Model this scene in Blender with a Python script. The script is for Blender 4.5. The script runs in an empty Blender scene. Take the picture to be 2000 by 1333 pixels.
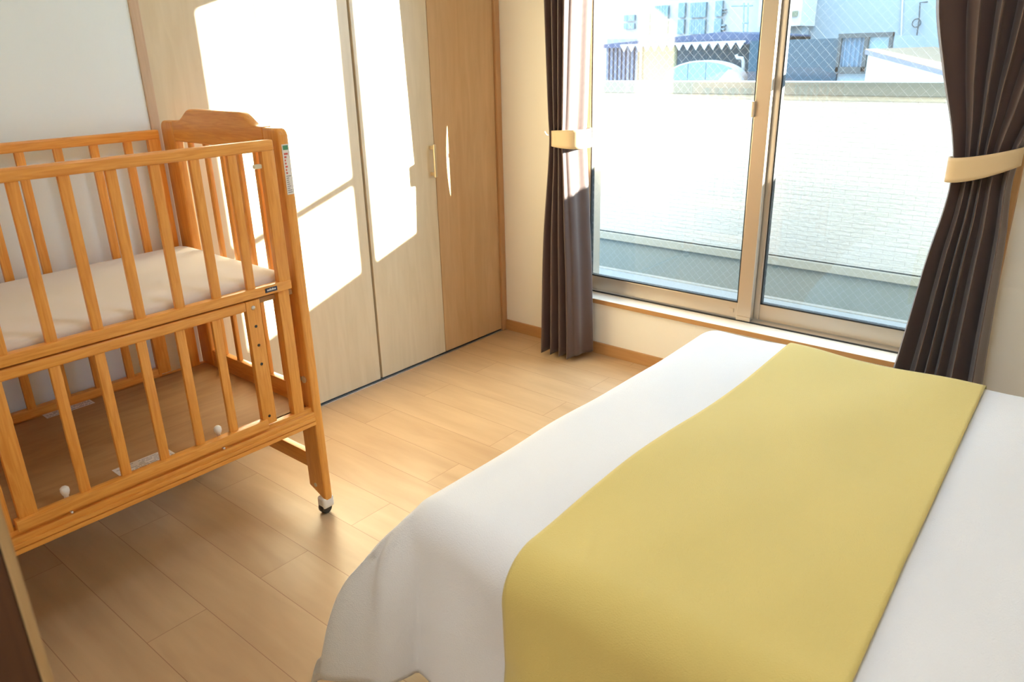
import bpy, bmesh, math, random
from mathutils import Vector, Matrix, noise

S = bpy.context.scene
COL = S.collection
PI = math.pi

# ------------------------------------------------------------------ camera
yaw, pitch, roll = -0.70767553, 0.36025659, -0.02453463
cy, sy, cp, sp = math.cos(yaw), math.sin(yaw), math.cos(pitch), math.sin(pitch)
fwd = Vector((sy * cp, cy * cp, -sp))
right = Vector((cy, -sy, 0))
up = right.cross(fwd)
cr, sr = math.cos(roll), math.sin(roll)
r2 = right * cr + up * sr
u2 = -right * sr + up * cr
cam_d = bpy.data.cameras.new('camera')
cam = bpy.data.objects.new('camera', cam_d)
COL.objects.link(cam)
CAM = Vector((2.5223, -2.9085, 1.3776))
M = Matrix((r2, u2, -fwd)).transposed().to_4x4()
M.translation = CAM
cam.matrix_world = M
cam_d.sensor_width = 36
cam_d.lens = 1485.8 * 36 / 2000
cam_d.clip_start = 0.05
cam_d.clip_end = 200
cam_d.dof.use_dof = True
cam_d.dof.focus_distance = 2.6
cam_d.dof.aperture_fstop = 5.6
S.camera = cam

# ------------------------------------------------------------------ sky, sun, exposure
W = bpy.data.worlds.new('sky')
S.world = W
W.use_nodes = True
bg = W.node_tree.nodes['Background']
bg.inputs[0].default_value = (0.62, 0.86, 1.16, 1)
bg.inputs[1].default_value = 4.4
sun_d = bpy.data.lights.new('sun', 'SUN')
sun_d.energy = 46
sun_d.color = (1.0, 0.94, 0.84)
sun_d.angle = math.radians(0.6)
sun = bpy.data.objects.new('sun', sun_d)
COL.objects.link(sun)
SUN = Vector((-1, -0.784, -0.2587)).normalized()
sun.rotation_euler = SUN.to_track_quat('-Z', 'Y').to_euler()
sun.location = (6, 5, 4)
S.view_settings.view_transform = 'Standard'
S.view_settings.look = 'None'
S.view_settings.gamma = 1
S.view_settings.use_curve_mapping = False
S.view_settings.exposure = 0.88
S.render.engine = 'CYCLES'
S.cycles.use_denoising = True
S.cycles.max_bounces = 12
S.cycles.diffuse_bounces = 8
S.cycles.transparent_max_bounces = 16
S.cycles.sample_clamp_indirect = 8

# ------------------------------------------------------------------ materials
def nt(name):
    m = bpy.data.materials.new(name)
    m.use_nodes = True
    n = m.node_tree
    b = n.nodes['Principled BSDF']
    return m, n, b

def plain(name, col, rough=0.6, metal=0.0, spec=0.5, bump=None, sheen=0.0):
    m, n, b = nt(name)
    b.inputs['Base Color'].default_value = (*col, 1)
    b.inputs['Roughness'].default_value = rough
    b.inputs['Metallic'].default_value = metal
    b.inputs['Specular IOR Level'].default_value = spec
    if sheen:
        b.inputs['Sheen Weight'].default_value = sheen
    tc = n.nodes.new('ShaderNodeTexCoord')
    nz = n.nodes.new('ShaderNodeTexNoise')
    nz.inputs['Scale'].default_value = bump[0] if bump else 30
    nz.inputs['Detail'].default_value = 4
    n.links.new(tc.outputs['Object'], nz.inputs['Vector'])
    bp = n.nodes.new('ShaderNodeBump')
    bp.inputs['Strength'].default_value = bump[1] if bump else 0.03
    bp.inputs['Distance'].default_value = bump[2] if bump else 0.001
    n.links.new(nz.outputs['Fac'], bp.inputs['Height'])
    n.links.new(bp.outputs['Normal'], b.inputs['Normal'])
    return m

def wood(name, c1, c2, axis='Z', rough=0.4, scale=7.0, stretch=14.0, coat=0.0, dist=1.5):
    m, n, b = nt(name)
    tc = n.nodes.new('ShaderNodeTexCoord')
    mp = n.nodes.new('ShaderNodeMapping')
    sc = [stretch, stretch, stretch]
    sc['XYZ'.index(axis)] = 1.0
    mp.inputs['Scale'].default_value = sc
    n.links.new(tc.outputs['Object'], mp.inputs['Vector'])
    nz = n.nodes.new('ShaderNodeTexNoise')
    nz.inputs['Scale'].default_value = scale
    nz.inputs['Detail'].default_value = 5
    nz.inputs['Distortion'].default_value = dist
    n.links.new(mp.outputs['Vector'], nz.inputs['Vector'])
    nb = n.nodes.new('ShaderNodeTexNoise')
    nb.inputs['Scale'].default_value = 1.4
    n.links.new(tc.outputs['Object'], nb.inputs['Vector'])
    ad = n.nodes.new('ShaderNodeMath'); ad.operation = 'MULTIPLY_ADD'
    ad.inputs[1].default_value = 0.5
    n.links.new(nb.outputs['Fac'], ad.inputs[0])
    n.links.new(nz.outputs['Fac'], ad.inputs[2])
    cr_ = n.nodes.new('ShaderNodeValToRGB')
    cr_.color_ramp.elements[0].position = 0.55
    cr_.color_ramp.elements[0].color = (*c2, 1)
    cr_.color_ramp.elements[1].position = 0.92
    cr_.color_ramp.elements[1].color = (*c1, 1)
    n.links.new(ad.outputs[0], cr_.inputs[0])
    n.links.new(cr_.outputs[0], b.inputs['Base Color'])
    b.inputs['Roughness'].default_value = rough
    b.inputs['Coat Weight'].default_value = coat
    b.inputs['Coat Roughness'].default_value = 0.25
    bp = n.nodes.new('ShaderNodeBump')
    bp.inputs['Strength'].default_value = 0.06
    bp.inputs['Distance'].default_value = 0.001
    n.links.new(nz.outputs['Fac'], bp.inputs['Height'])
    n.links.new(bp.outputs['Normal'], b.inputs['Normal'])
    return m

def floor_mat():
    m, n, b = nt('oak_planks')
    tc = n.nodes.new('ShaderNodeTexCoord')
    mp = n.nodes.new('ShaderNodeMapping')
    mp.inputs['Location'].default_value = (0.62, 1.205 + 0.1635 * 20, 0)
    n.links.new(tc.outputs['Object'], mp.inputs['Vector'])
    br = n.nodes.new('ShaderNodeTexBrick')
    br.inputs['Scale'].default_value = 1
    br.inputs['Brick Width'].default_value = 1.42
    br.inputs['Row Height'].default_value = 0.1635
    br.inputs['Mortar Size'].default_value = 0.0011
    br.inputs['Mortar Smooth'].default_value = 0.3
    br.inputs['Color1'].default_value = (0, 0, 0, 1)
    br.inputs['Color2'].default_value = (1, 1, 1, 1)
    br.inputs['Mortar'].default_value = (0.5, 0.5, 0.5, 1)
    br.offset = 0.37
    n.links.new(mp.outputs['Vector'], br.inputs['Vector'])
    # grain: shifted per plank
    ad = n.nodes.new('ShaderNodeVectorMath'); ad.operation = 'MULTIPLY_ADD'
    ad.inputs[1].default_value = (7, 5, 3)
    n.links.new(br.outputs['Color'], ad.inputs[0])
    mp2 = n.nodes.new('ShaderNodeMapping')
    mp2.inputs['Scale'].default_value = (1.0, 6.0, 1.0)
    n.links.new(tc.outputs['Object'], mp2.inputs['Vector'])
    n.links.new(mp2.outputs['Vector'], ad.inputs[2])
    nz = n.nodes.new('ShaderNodeTexNoise')
    nz.inputs['Scale'].default_value = 2.6
    nz.inputs['Detail'].default_value = 6
    nz.inputs['Distortion'].default_value = 0.35
    n.links.new(ad.outputs[0], nz.inputs['Vector'])
    ramp = n.nodes.new('ShaderNodeValToRGB')
    e = ramp.color_ramp.elements
    e[0].position = 0.22; e[0].color = (0.47, 0.305, 0.165, 1)
    e[1].position = 0.66; e[1].color = (0.58, 0.395, 0.22, 1)
    n.links.new(nz.outputs['Fac'], ramp.inputs[0])
    hs = n.nodes.new('ShaderNodeMix'); hs.data_type = 'RGBA'; hs.blend_type = 'MULTIPLY'
    pr = n.nodes.new('ShaderNodeValToRGB')
    pr.color_ramp.elements[0].color = (0.95, 0.93, 0.91, 1)
    pr.color_ramp.elements[1].color = (1, 1, 1, 1)
    n.links.new(br.outputs['Color'], pr.inputs[0])
    hs.inputs[0].default_value = 1
    n.links.new(ramp.outputs[0], hs.inputs[6])
    n.links.new(pr.outputs[0], hs.inputs[7])
    mm = n.nodes.new('ShaderNodeMix'); mm.data_type = 'RGBA'
    n.links.new(br.outputs['Fac'], mm.inputs[0])
    n.links.new(hs.outputs[2], mm.inputs[6])
    mm.inputs[7].default_value = (0.33, 0.18, 0.09, 1)
    n.links.new(mm.outputs[2], b.inputs['Base Color'])
    b.inputs['Roughness'].default_value = 0.33
    bp = n.nodes.new('ShaderNodeBump')
    bp.inputs['Strength'].default_value = 0.25
    bp.inputs['Distance'].default_value = 0.0015
    bp.invert = True
    n.links.new(br.outputs['Fac'], bp.inputs['Height'])
    n.links.new(bp.outputs['Normal'], b.inputs['Normal'])
    return m

def fabric(name, col, rough=0.85, fine=700, dist=0.0006, wr=7, wrd=0.0, sheen=0.1, spec=0.3, strength=0.5):
    m, n, b = nt(name)
    b.inputs['Base Color'].default_value = (*col, 1)
    b.inputs['Roughness'].default_value = rough
    b.inputs['Sheen Weight'].default_value = sheen
    b.inputs['Specular IOR Level'].default_value = spec
    tc = n.nodes.new('ShaderNodeTexCoord')
    v = n.nodes.new('ShaderNodeTexVoronoi')
    v.inputs['Scale'].default_value = fine
    n.links.new(tc.outputs['Object'], v.inputs['Vector'])
    bp = n.nodes.new('ShaderNodeBump')
    bp.inputs['Strength'].default_value = strength
    bp.inputs['Distance'].default_value = dist
    n.links.new(v.outputs['Distance'], bp.inputs['Height'])
    if wrd:
        nz = n.nodes.new('ShaderNodeTexNoise')
        nz.inputs['Scale'].default_value = wr
        nz.inputs['Detail'].default_value = 3
        n.links.new(tc.outputs['Object'], nz.inputs['Vector'])
        bp2 = n.nodes.new('ShaderNodeBump')
        bp2.inputs['Strength'].default_value = 0.5
        bp2.inputs['Distance'].default_value = wrd
        n.links.new(nz.outputs['Fac'], bp2.inputs['Height'])
        n.links.new(bp.outputs['Normal'], bp2.inputs['Normal'])
        n.links.new(bp2.outputs['Normal'], b.inputs['Normal'])
    else:
        n.links.new(bp.outputs['Normal'], b.inputs['Normal'])
    return m

def glass_mat():
    m = bpy.data.materials.new('window_glass')
    m.use_nodes = True
    n = m.node_tree
    n.nodes.clear()
    out = n.nodes.new('ShaderNodeOutputMaterial')
    tr = n.nodes.new('ShaderNodeBsdfTransparent')
    tr.inputs[0].default_value = (0.95, 0.985, 0.975, 1)
    gl = n.nodes.new('ShaderNodeBsdfGlossy')
    gl.inputs['Roughness'].default_value = 0.0
    fr = n.nodes.new('ShaderNodeFresnel')
    ge = n.nodes.new('ShaderNodeNewGeometry')      # same reflectance going in and out of the thin pane
    mr = n.nodes.new('ShaderNodeMapRange')
    mr.inputs['To Min'].default_value = 1.6
    mr.inputs['To Max'].default_value = 1 / 1.6
    n.links.new(ge.outputs['Backfacing'], mr.inputs['Value'])
    n.links.new(mr.outputs[0], fr.inputs[0])
    mx = n.nodes.new('ShaderNodeMixShader')
    n.links.new(fr.outputs[0], mx.inputs[0])
    n.links.new(tr.outputs[0], mx.inputs[1])
    n.links.new(gl.outputs[0], mx.inputs[2])
    df = n.nodes.new('ShaderNodeBsdfTranslucent')     # slight translucent scatter added to veil the view in haze
    df.inputs[0].default_value = (0.9, 0.9, 0.9, 1)
    m2 = n.nodes.new('ShaderNodeMixShader')
    m2.inputs[0].default_value = 0.002
    n.links.new(mx.outputs[0], m2.inputs[1])
    n.links.new(df.outputs[0], m2.inputs[2])
    n.links.new(m2.outputs[0], out.inputs[0])
    return m

def siding_mat():
    m, n, b = nt('white_siding')
    tc = n.nodes.new('ShaderNodeTexCoord')
    mp = n.nodes.new('ShaderNodeMapping')
    mp.inputs['Scale'].default_value = (1, 1, 1)
    mp.inputs['Rotation'].default_value = (PI / 2, 0, 0)
    n.links.new(tc.outputs['Object'], mp.inputs['Vector'])
    sx = n.nodes.new('ShaderNodeSeparateXYZ')
    n.links.new(tc.outputs['Object'], sx.inputs[0])
    nz = n.nodes.new('ShaderNodeTexNoise')
    nz.inputs['Scale'].default_value = 38
    mp3 = n.nodes.new('ShaderNodeMapping')
    mp3.inputs['Scale'].default_value = (0.7, 1, 1.6)
    n.links.new(tc.outputs['Object'], mp3.inputs[0])
    n.links.new(mp3.outputs[0], nz.inputs['Vector'])
    cb = n.nodes.new('ShaderNodeCombineXYZ')
    n.links.new(sx.outputs['X'], cb.inputs['X'])
    n.links.new(sx.outputs['Z'], cb.inputs['Y'])
    br = n.nodes.new('ShaderNodeTexBrick')
    br.inputs['Scale'].default_value = 1
    br.inputs['Brick Width'].default_value = 0.11
    br.inputs['Row Height'].default_value = 0.0235
    br.inputs['Mortar Size'].default_value = 0.0016
    br.inputs['Mortar Smooth'].default_value = 0.6
    n.links.new(cb.outputs[0], br.inputs['Vector'])
    b.inputs['Roughness'].default_value = 0.8
    mx = n.nodes.new('ShaderNodeMix'); mx.data_type = 'RGBA'
    n.links.new(br.outputs['Fac'], mx.inputs[0])
    mx.inputs[6].default_value = (0.345, 0.35, 0.335, 1)
    mx.inputs[7].default_value = (0.23, 0.235, 0.225, 1)
    n.links.new(mx.outputs[2], b.inputs['Base Color'])
    bp = n.nodes.new('ShaderNodeBump')
    bp.inputs['Distance'].default_value = 0.006
    bp.inputs['Strength'].default_value = 0.7
    n.links.new(nz.outputs['Fac'], bp.inputs['Height'])
    n.links.new(bp.outputs['Normal'], b.inputs['Normal'])
    return m

PINE1, PINE2 = (0.82, 0.38, 0.075), (0.68, 0.265, 0.040)
MT = {}
MT['pineX'] = wood('pine_x', PINE1, PINE2, 'X', 0.38, coat=0.25)
MT['pineY'] = wood('pine_y', PINE1, PINE2, 'Y', 0.38, coat=0.25)
MT['pineZ'] = wood('pine_z', PINE1, PINE2, 'Z', 0.38, coat=0.25)
MT['ply'] = wood('plywood', (0.50, 0.29, 0.12), (0.40, 0.22, 0.085), 'Y', 0.6, 3, 6)
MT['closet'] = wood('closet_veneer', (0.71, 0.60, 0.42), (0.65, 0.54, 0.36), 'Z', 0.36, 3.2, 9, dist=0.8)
MT['closet_dimmed'] = wood('closet_veneer_dimmed', (0.62, 0.41, 0.215), (0.55, 0.35, 0.175), 'Z', 0.36, 3.2, 9, dist=0.8)  # veneer copy with the first panel's dimmer lighting put into its colour
MT['casing'] = wood('casing_wood', (0.55, 0.32, 0.15), (0.47, 0.26, 0.11), 'Z', 0.42, 4, 12)
MT['casing_pale'] = wood('casing_wood_pale', (0.60, 0.44, 0.30), (0.54, 0.38, 0.25), 'Z', 0.42, 4, 12)
MT['basebd'] = wood('baseboard_wood', (0.50, 0.27, 0.10), (0.44, 0.22, 0.08), 'X', 0.42, 4, 12)
MT['sill'] = wood('sill_wood', (0.84, 0.76, 0.64), (0.80, 0.72, 0.60), 'X', 0.25, 4, 12)
MT['dark_wood'] = wood('dark_door_wood', (0.085, 0.034, 0.012), (0.06, 0.022, 0.008), 'Z', 0.5, 4, 12)
MT['mid_wood'] = wood('door_edge_wood', (0.42, 0.28, 0.13), (0.36, 0.23, 0.10), 'Z', 0.5, 4, 12)
MT['floor'] = floor_mat()
MT['wall'] = plain('wallpaper', (0.85, 0.81, 0.72), 0.9, bump=(220, 0.25, 0.0012), spec=0.2)
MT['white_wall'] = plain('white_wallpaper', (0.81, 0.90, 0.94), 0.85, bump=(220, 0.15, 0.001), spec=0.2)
MT['ceiling'] = plain('ceiling_paper', (0.80, 0.79, 0.76), 0.9)
MT['duvet'] = fabric('white_duvet_cotton', (0.67, 0.68, 0.70), fine=420, dist=0.0012, wr=5, wrd=0.012, strength=0.55)
MT['runner'] = fabric('mustard_runner_cloth', (0.585, 0.465, 0.145), fine=520, dist=0.0012, rough=0.7, wr=3.5, wrd=0.010, sheen=0.15, strength=0.6)
MT['mattress'] = fabric('cream_mattress_cloth', (0.76, 0.71, 0.66), fine=900, wr=6, wrd=0.006)
MT['curtain'] = fabric('brown_curtain_satin', (0.085, 0.050, 0.043), rough=0.42, fine=1500, dist=0.0002, sheen=0.25, spec=0.5)
MT['tie'] = fabric('cream_tieback_cloth', (0.60, 0.46, 0.28), rough=0.6, fine=1200, dist=0.0003)
MT['alu'] = plain('champagne_aluminium', (0.58, 0.50, 0.40), 0.33, 0.6)
MT['gasket'] = plain('black_rubber', (0.012, 0.014, 0.016), 0.5)
MT['steel'] = plain('brushed_steel', (0.6, 0.6, 0.6), 0.3, 0.9)
MT['brass'] = plain('pale_brass', (0.72, 0.58, 0.36), 0.3, 0.6)
MT['white_pl'] = plain('white_plastic', (0.82, 0.82, 0.80), 0.35)
MT['black_pl'] = plain('black_plastic', (0.02, 0.02, 0.02), 0.4)
MT['paper'] = plain('sticker_paper', (0.75, 0.70, 0.64), 0.6)
MT['ink'] = plain('grey_ink', (0.30, 0.26, 0.24), 0.7)
MT['red'] = plain('red_ink', (0.60, 0.10, 0.07), 0.6)
MT['green'] = plain('green_ink', (0.06, 0.25, 0.12), 0.6)
MT['navy_badge'] = plain('navy_badge', (0.015, 0.025, 0.06), 0.4)
MT['clip'] = plain('clear_clip', (0.70, 0.68, 0.52), 0.25)
MT['glass'] = glass_mat()
MT['wire'] = plain('glass_wire', (0.42, 0.45, 0.48), 0.4, 0.3)
MT['siding'] = siding_mat()
MT['cap'] = plain('grey_metal_cap', (0.085, 0.095, 0.085), 0.5, 0.0)
MT['ledge'] = plain('cream_ledge', (0.23, 0.225, 0.19), 0.6)
MT['mortar'] = plain('grey_mortar', (0.145, 0.17, 0.165), 0.85, bump=(60, 0.4, 0.003))
MT['deck'] = plain('pale_deck', (0.24, 0.26, 0.27), 0.6, bump=(40, 0.2, 0.002))
MT['deck_joint'] = plain('pale_deck_joint', (0.27, 0.27, 0.25), 0.7)
MT['tower'] = plain('pale_render', (0.18, 0.22, 0.24), 0.8)
MT['white_ext'] = plain('white_render', (0.34, 0.34, 0.33), 0.8)
MT['navy'] = plain('navy_cladding', (0.010, 0.024, 0.065), 0.6)
MT['slate'] = plain('slate_cladding', (0.008, 0.030, 0.046), 0.7)
MT['shutter'] = plain('mauve_shutter', (0.075, 0.085, 0.12), 0.6)
MT['tan'] = plain('beige_panel', (0.10, 0.11, 0.06), 0.7)
MT['cyan'] = plain('pale_cyan_glass', (0.09, 0.16, 0.19), 0.2)
MT['bluecloth'] = plain('blue_white_curtain', (0.07, 0.12, 0.17), 0.8)
MT['winframe'] = plain('dark_window_frame', (0.012, 0.018, 0.02), 0.5)
MT['roof_tan'] = plain('tan_roof', (0.16, 0.11, 0.06), 0.8)
MT['ground'] = plain('asphalt', (0.25, 0.25, 0.25), 0.9)
MT['concrete'] = plain('balcony_slab', (0.4, 0.4, 0.38), 0.8)

# ------------------------------------------------------------------ mesh helpers
class MB:
    def __init__(s):
        s.bm = bmesh.new()
    def box(s, x0, x1, y0, y1, z0, z1, bev=0.0, seg=2, rot=None, taper=None):
        t = bmesh.new()
        bmesh.ops.create_cube(t, size=1)
        for v in t.verts:
            v.co = Vector(((x0 + x1) / 2 + v.co.x * (x1 - x0), (y0 + y1) / 2 + v.co.y * (y1 - y0), (z0 + z1) / 2 + v.co.z * (z1 - z0)))
        if bev:
            bmesh.ops.bevel(t, geom=t.edges[:], offset=bev, segments=seg, profile=0.6, affect='EDGES')
        if rot:
            bmesh.ops.transform(t, matrix=rot, verts=t.verts)
        s.merge(t)
        return s
    def merge(s, t):
        me = bpy.data.meshes.new('tmp')
        t.to_mesh(me); t.free()
        s.bm.from_mesh(me)
        bpy.data.meshes.remove(me)
    def prism(s, pts, axis, a, b, bev=0.0, seg=2):
        # pts: 2D outline in the plane normal to axis, extruded from a to b
        t = bmesh.new()
        def P3(p, h):
            if axis == 'X': return (h, p[0], p[1])
            if axis == 'Y': return (p[0], h, p[1])
            return (p[0], p[1], h)
        v0 = [t.verts.new(P3(p, a)) for p in pts]
        v1 = [t.verts.new(P3(p, b)) for p in pts]
        t.faces.new(v0); t.faces.new(v1[::-1])
        n = len(pts)
        for i in range(n):
            t.faces.new([v0[i], v0[(i + 1) % n], v1[(i + 1) % n], v1[i]])
        bmesh.ops.recalc_face_normals(t, faces=t.faces[:])
        if bev:
            es = [e for e in t.edges if (e.verts[0] in v0 and e.verts[1] in v0) or (e.verts[0] in v1 and e.verts[1] in v1)]
            bmesh.ops.bevel(t, geom=es, offset=bev, segments=seg, profile=0.5, affect='EDGES')
        s.merge(t)
        return s
    def tube(s, pts, r, n=10, closed=False):
        t = bmesh.new()
        pts = [Vector(p) for p in pts]
        rings = []
        for i, p in enumerate(pts):
            d = (pts[min(i + 1, len(pts) - 1)] - pts[max(i - 1, 0)]).normalized()
            a = d.orthogonal().normalized() if i == 0 else (rings_a - d * rings_a.dot(d)).normalized()
            rings_a = a
            bb = d.cross(a)
            rr = r[i] if isinstance(r, (list, tuple)) else r
            rings.append([t.verts.new(p + a * rr * math.cos(2 * PI * k / n) + bb * rr * math.sin(2 * PI * k / n)) for k in range(n)])
        for i in range(len(rings) - 1):
            for k in range(n):
                t.faces.new([rings[i][k], rings[i][(k + 1) % n], rings[i + 1][(k + 1) % n], rings[i + 1][k]])
        t.faces.new(rings[0]); t.faces.new(rings[-1][::-1])
        bmesh.ops.recalc_face_normals(t, faces=t.faces[:])
        s.merge(t)
        return s
    def lathe(s, prof, c, axis='Z', n=24):
        t = bmesh.new()
        rings = []
        for r, h in prof:
            ring = []
            for k in range(n):
                a = 2 * PI * k / n
                q = (r * math.cos(a), r * math.sin(a), h)
                if axis == 'X': q = (q[2], q[0], q[1])
                if axis == 'Y': q = (q[0], q[2], q[1])
                ring.append(t.verts.new((c[0] + q[0], c[1] + q[1], c[2] + q[2])))
            rings.append(ring)
        for i in range(len(rings) - 1):
            for k in range(n):
                t.faces.new([rings[i][k], rings[i][(k + 1) % n], rings[i + 1][(k + 1) % n], rings[i + 1][k]])
        t.faces.new(rings[0]); t.faces.new(rings[-1])
        bmesh.ops.recalc_face_normals(t, faces=t.faces[:])
        s.merge(t)
        return s
    def grid(s, f, nu, nv):
        vs = [[s.bm.verts.new(f(i / nu, j / nv)) for j in range(nv + 1)] for i in range(nu + 1)]
        for i in range(nu):
            for j in range(nv):
                s.bm.faces.new([vs[i][j], vs[i + 1][j], vs[i + 1][j + 1], vs[i][j + 1]])
        return s
    def build(s, name, mat, parent=None, smooth=False, auto=None, origin=None, mats=None):
        if auto or smooth:
            for f in s.bm.faces: f.smooth = True
            lim = math.radians(auto or 180)
            for e in s.bm.edges:
                if len(e.link_faces) == 2 and e.calc_face_angle(0) > lim: e.smooth = False
        me = bpy.data.meshes.new(name)
        if parent is not None:
            off = Vector(parent['_o'])
        else:
            if origin is None:
                xs = [v.co for v in s.bm.verts]
                mn = Vector((min(v.x for v in xs), min(v.y for v in xs), min(v.z for v in xs)))
                mxv = Vector((max(v.x for v in xs), max(v.y for v in xs), max(v.z for v in xs)))
                origin = ((mn.x + mxv.x) / 2, (mn.y + mxv.y) / 2, mn.z) if False else (0, 0, 0)
            off = Vector(origin)
        if off.length:
            bmesh.ops.translate(s.bm, vec=-off, verts=s.bm.verts)
        s.bm.to_mesh(me); s.bm.free()
        me.materials.append(mat)
        o = bpy.data.objects.new(name, me)
        COL.objects.link(o)
        if parent is not None:
            o.parent = parent
            o['_o'] = parent['_o']
        else:
            o.location = off
            o['_o'] = tuple(off)
        return o

def thing(name, label, cat, loc=(0, 0, 0), group=None):
    o = bpy.data.objects.new(name, None)
    COL.objects.link(o)
    o.location = loc
    o.empty_display_size = 0.1
    o['_o'] = tuple(loc)
    o['label'] = label; o['category'] = cat
    if group: o['group'] = group
    return o

def tag(o, label, cat, group=None, kind=None):
    o['label'] = label; o['category'] = cat
    if group: o['group'] = group
    if kind: o['kind'] = kind
    return o

def struct(o):
    o['kind'] = 'structure'
    return o

# ------------------------------------------------------------------ room shell
WX0, WX1 = 0.438, 2.16      # window opening
WZ0, WZ1 = 0.278, 2.165
XR, YB, HC = 3.62, -2.77, 2.4
T = 0.15
fl = struct(MB().box(-0.6, XR + T, -4.4, T, -0.12, 0.0).build('floor', MT['floor']))
struct(MB().box(-0.6, XR + T, -4.4, T, HC, HC + 0.1).build('ceiling', MT['ceiling']))
w = MB()
w.box(-0.6, WX0, 0, T, 0, HC).box(WX1, XR + T, 0, T, 0, HC)
w.box(WX0, WX1, 0, T, 0, WZ0 - 0.022).box(WX0, WX1, 0, T, WZ1, HC)
struct(w.build('wall_window', MT['wall']))
w = MB()
w.box(-T, 0, -4.4, -1.700, 0, HC)
w.box(-T, 0, -1.700, -0.0, 2.06, HC)
w.box(-0.6, -0.55, -1.75, 0, 0, HC).box(-0.55, -T, -1.80, -1.75, 0, HC)
struct(w.build('wall_left', MT['white_wall']))
struct(MB().box(XR, XR + T, -4.4, 0, 0, HC).build('wall_right', MT['wall']))
DX0, DX1 = 1.70, 2.85
w = MB()
w.box(0, DX0, YB - 0.12, YB, 0, HC).box(DX1, XR, YB - 0.12, YB, 0, HC).box(DX0, DX1, YB - 0.12, YB, 2.05, HC)
struct(w.build('wall_back', MT['wall']))
struct(MB().box(-0.6, XR + T, -4.5, -4.4, 0, HC).build('wall_hallway', MT['wall']))
# baseboards
struct(MB().box(0.0, XR, -0.012, 0, 0, 0.056, 0.002).build('baseboard_window', MT['basebd']))
struct(MB().box(0.0, 0.010, YB, -1.72, 0, 0.056, 0.002).build('baseboard_left', MT['basebd']))
struct(MB().box(XR - 0.012, XR, YB, -0.013, 0, 0.056, 0.002).build('baseboard_right', MT['basebd']))

# closet casing
c = MB()
c.box(-0.12, 0.006, -0.036, -0.001, 0, 2.085, 0.003)
c.box(-0.12, 0.006, -1.690, -0.036, 2.055, 2.085, 0.003)
struct(c.build('trim_1', MT['casing']))
struct(MB().box(-0.12, 0.006, -1.722, -1.690, 0, 2.085, 0.003).build('trim_6', MT['casing_pale']))
tr = MB()
tr.box(-0.050, 0.002, -1.690, -0.036, 0.0, 0.003)
tk = struct(tr.build('trim_2', MT['steel']))
struct(MB().box(-0.012, -0.0095, -1.690, -0.036, 0.003, 0.0055).build('trim_3', MT['gasket']))
edges = [-0.036, -0.457, -0.875, -1.283, -1.690]
for i in range(4):
    ya, yb = edges[i + 1], edges[i]
    g0 = (0.0016, 0.009, 0.0035, 0.0016)[i]
    g1 = 0.0016 if i != 2 else 0.003
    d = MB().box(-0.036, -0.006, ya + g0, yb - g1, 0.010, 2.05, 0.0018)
    do = d.build('door_%d' % (i + 1), MT['closet_dimmed'] if i == 0 else MT['closet'])
    struct(do)
    if i == 1:
        h = MB()
        y = -0.484
        h.box(0.018, 0.027, y - 0.007, y + 0.007, 0.868, 1.012, 0.002)
        h.box(-0.007, 0.020, y - 0.006, y + 0.006, 0.874, 0.890, 0.002)
        h.box(-0.007, 0.020, y - 0.006, y + 0.006, 0.990, 1.006, 0.002)
        h.build('door_handle', MT['brass'], do)

# doorway the view is taken from: dark jamb with paler casing at its corner
j = MB()
j.box(DX0, DX0 + 0.028, -2.96, YB + 0.012, 0, 2.06, 0.003)
j.box(DX1 - 0.03, DX1, -2.96, YB + 0.012, 0, 2.06, 0.003)
j.box(DX0, DX1, -2.96, YB + 0.012, 2.03, 2.06, 0.003)
struct(j.build('trim_4', MT['dark_wood']))
j = MB()
j.box(DX0 - 0.045, DX0 + 0.030, YB + 0.012, YB + 0.022, 0, 2.09, 0.002)
j.box(DX1 - 0.01, DX1 + 0.035, YB + 0.012, YB + 0.022, 0, 2.09, 0.002)
struct(j.build('trim_5', MT['mid_wood']))

# ------------------------------------------------------------------ window
win = bpy.data.objects.new('window_1', None)
COL.objects.link(win); win['_o'] = (0, 0, 0); win['kind'] = 'structure'
s_ = MB()
s_.box(WX0 - 0.03, WX1 + 0.03, -0.014, 0.085, 0.256, 0.278, 0.003)
s_.build('window_sill', MT['sill'], win)
MB().box(WX0 - 0.03, WX1 + 0.03, -0.0165, -0.013, 0.256, 0.277, 0.001).build('sill_edge', MT['basebd'], win)
c = MB()
c.box(WX1 - 0.005, WX1 + 0.022, -0.018, 0.085, 0.278, 2.205, 0.003)
c.box(WX0 - 0.022, WX0 + 0.005, -0.018, 0.085, 0.278, 2.205, 0.003)
c.box(WX0 + 0.005, WX1 - 0.005, -0.018, 0.085, 2.175, 2.205, 0.003)
c.build('window_casing', MT['casing'], win)
fr = MB()   # outer aluminium frame
fr.box(WX0, WX1, 0.085, 0.19, 0.250, 0.283, 0.002)
fr.box(WX0, WX1, 0.085, 0.19, 2.12, 2.175, 0.002)
fr.box(WX0, WX0 + 0.022, 0.085, 0.19, 0.283, 2.12, 0.002)
fr.box(WX1 - 0.022, WX1, 0.085, 0.19, 0.283, 2.12, 0.002)
fr.build('window_frame', MT['alu'], win)
g = MB()
g.box(WX0 + 0.02, WX1 - 0.02, 0.079, 0.087, 0.2785, 0.283)
g.build('sill_seal', MT['gasket'], win)

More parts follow.
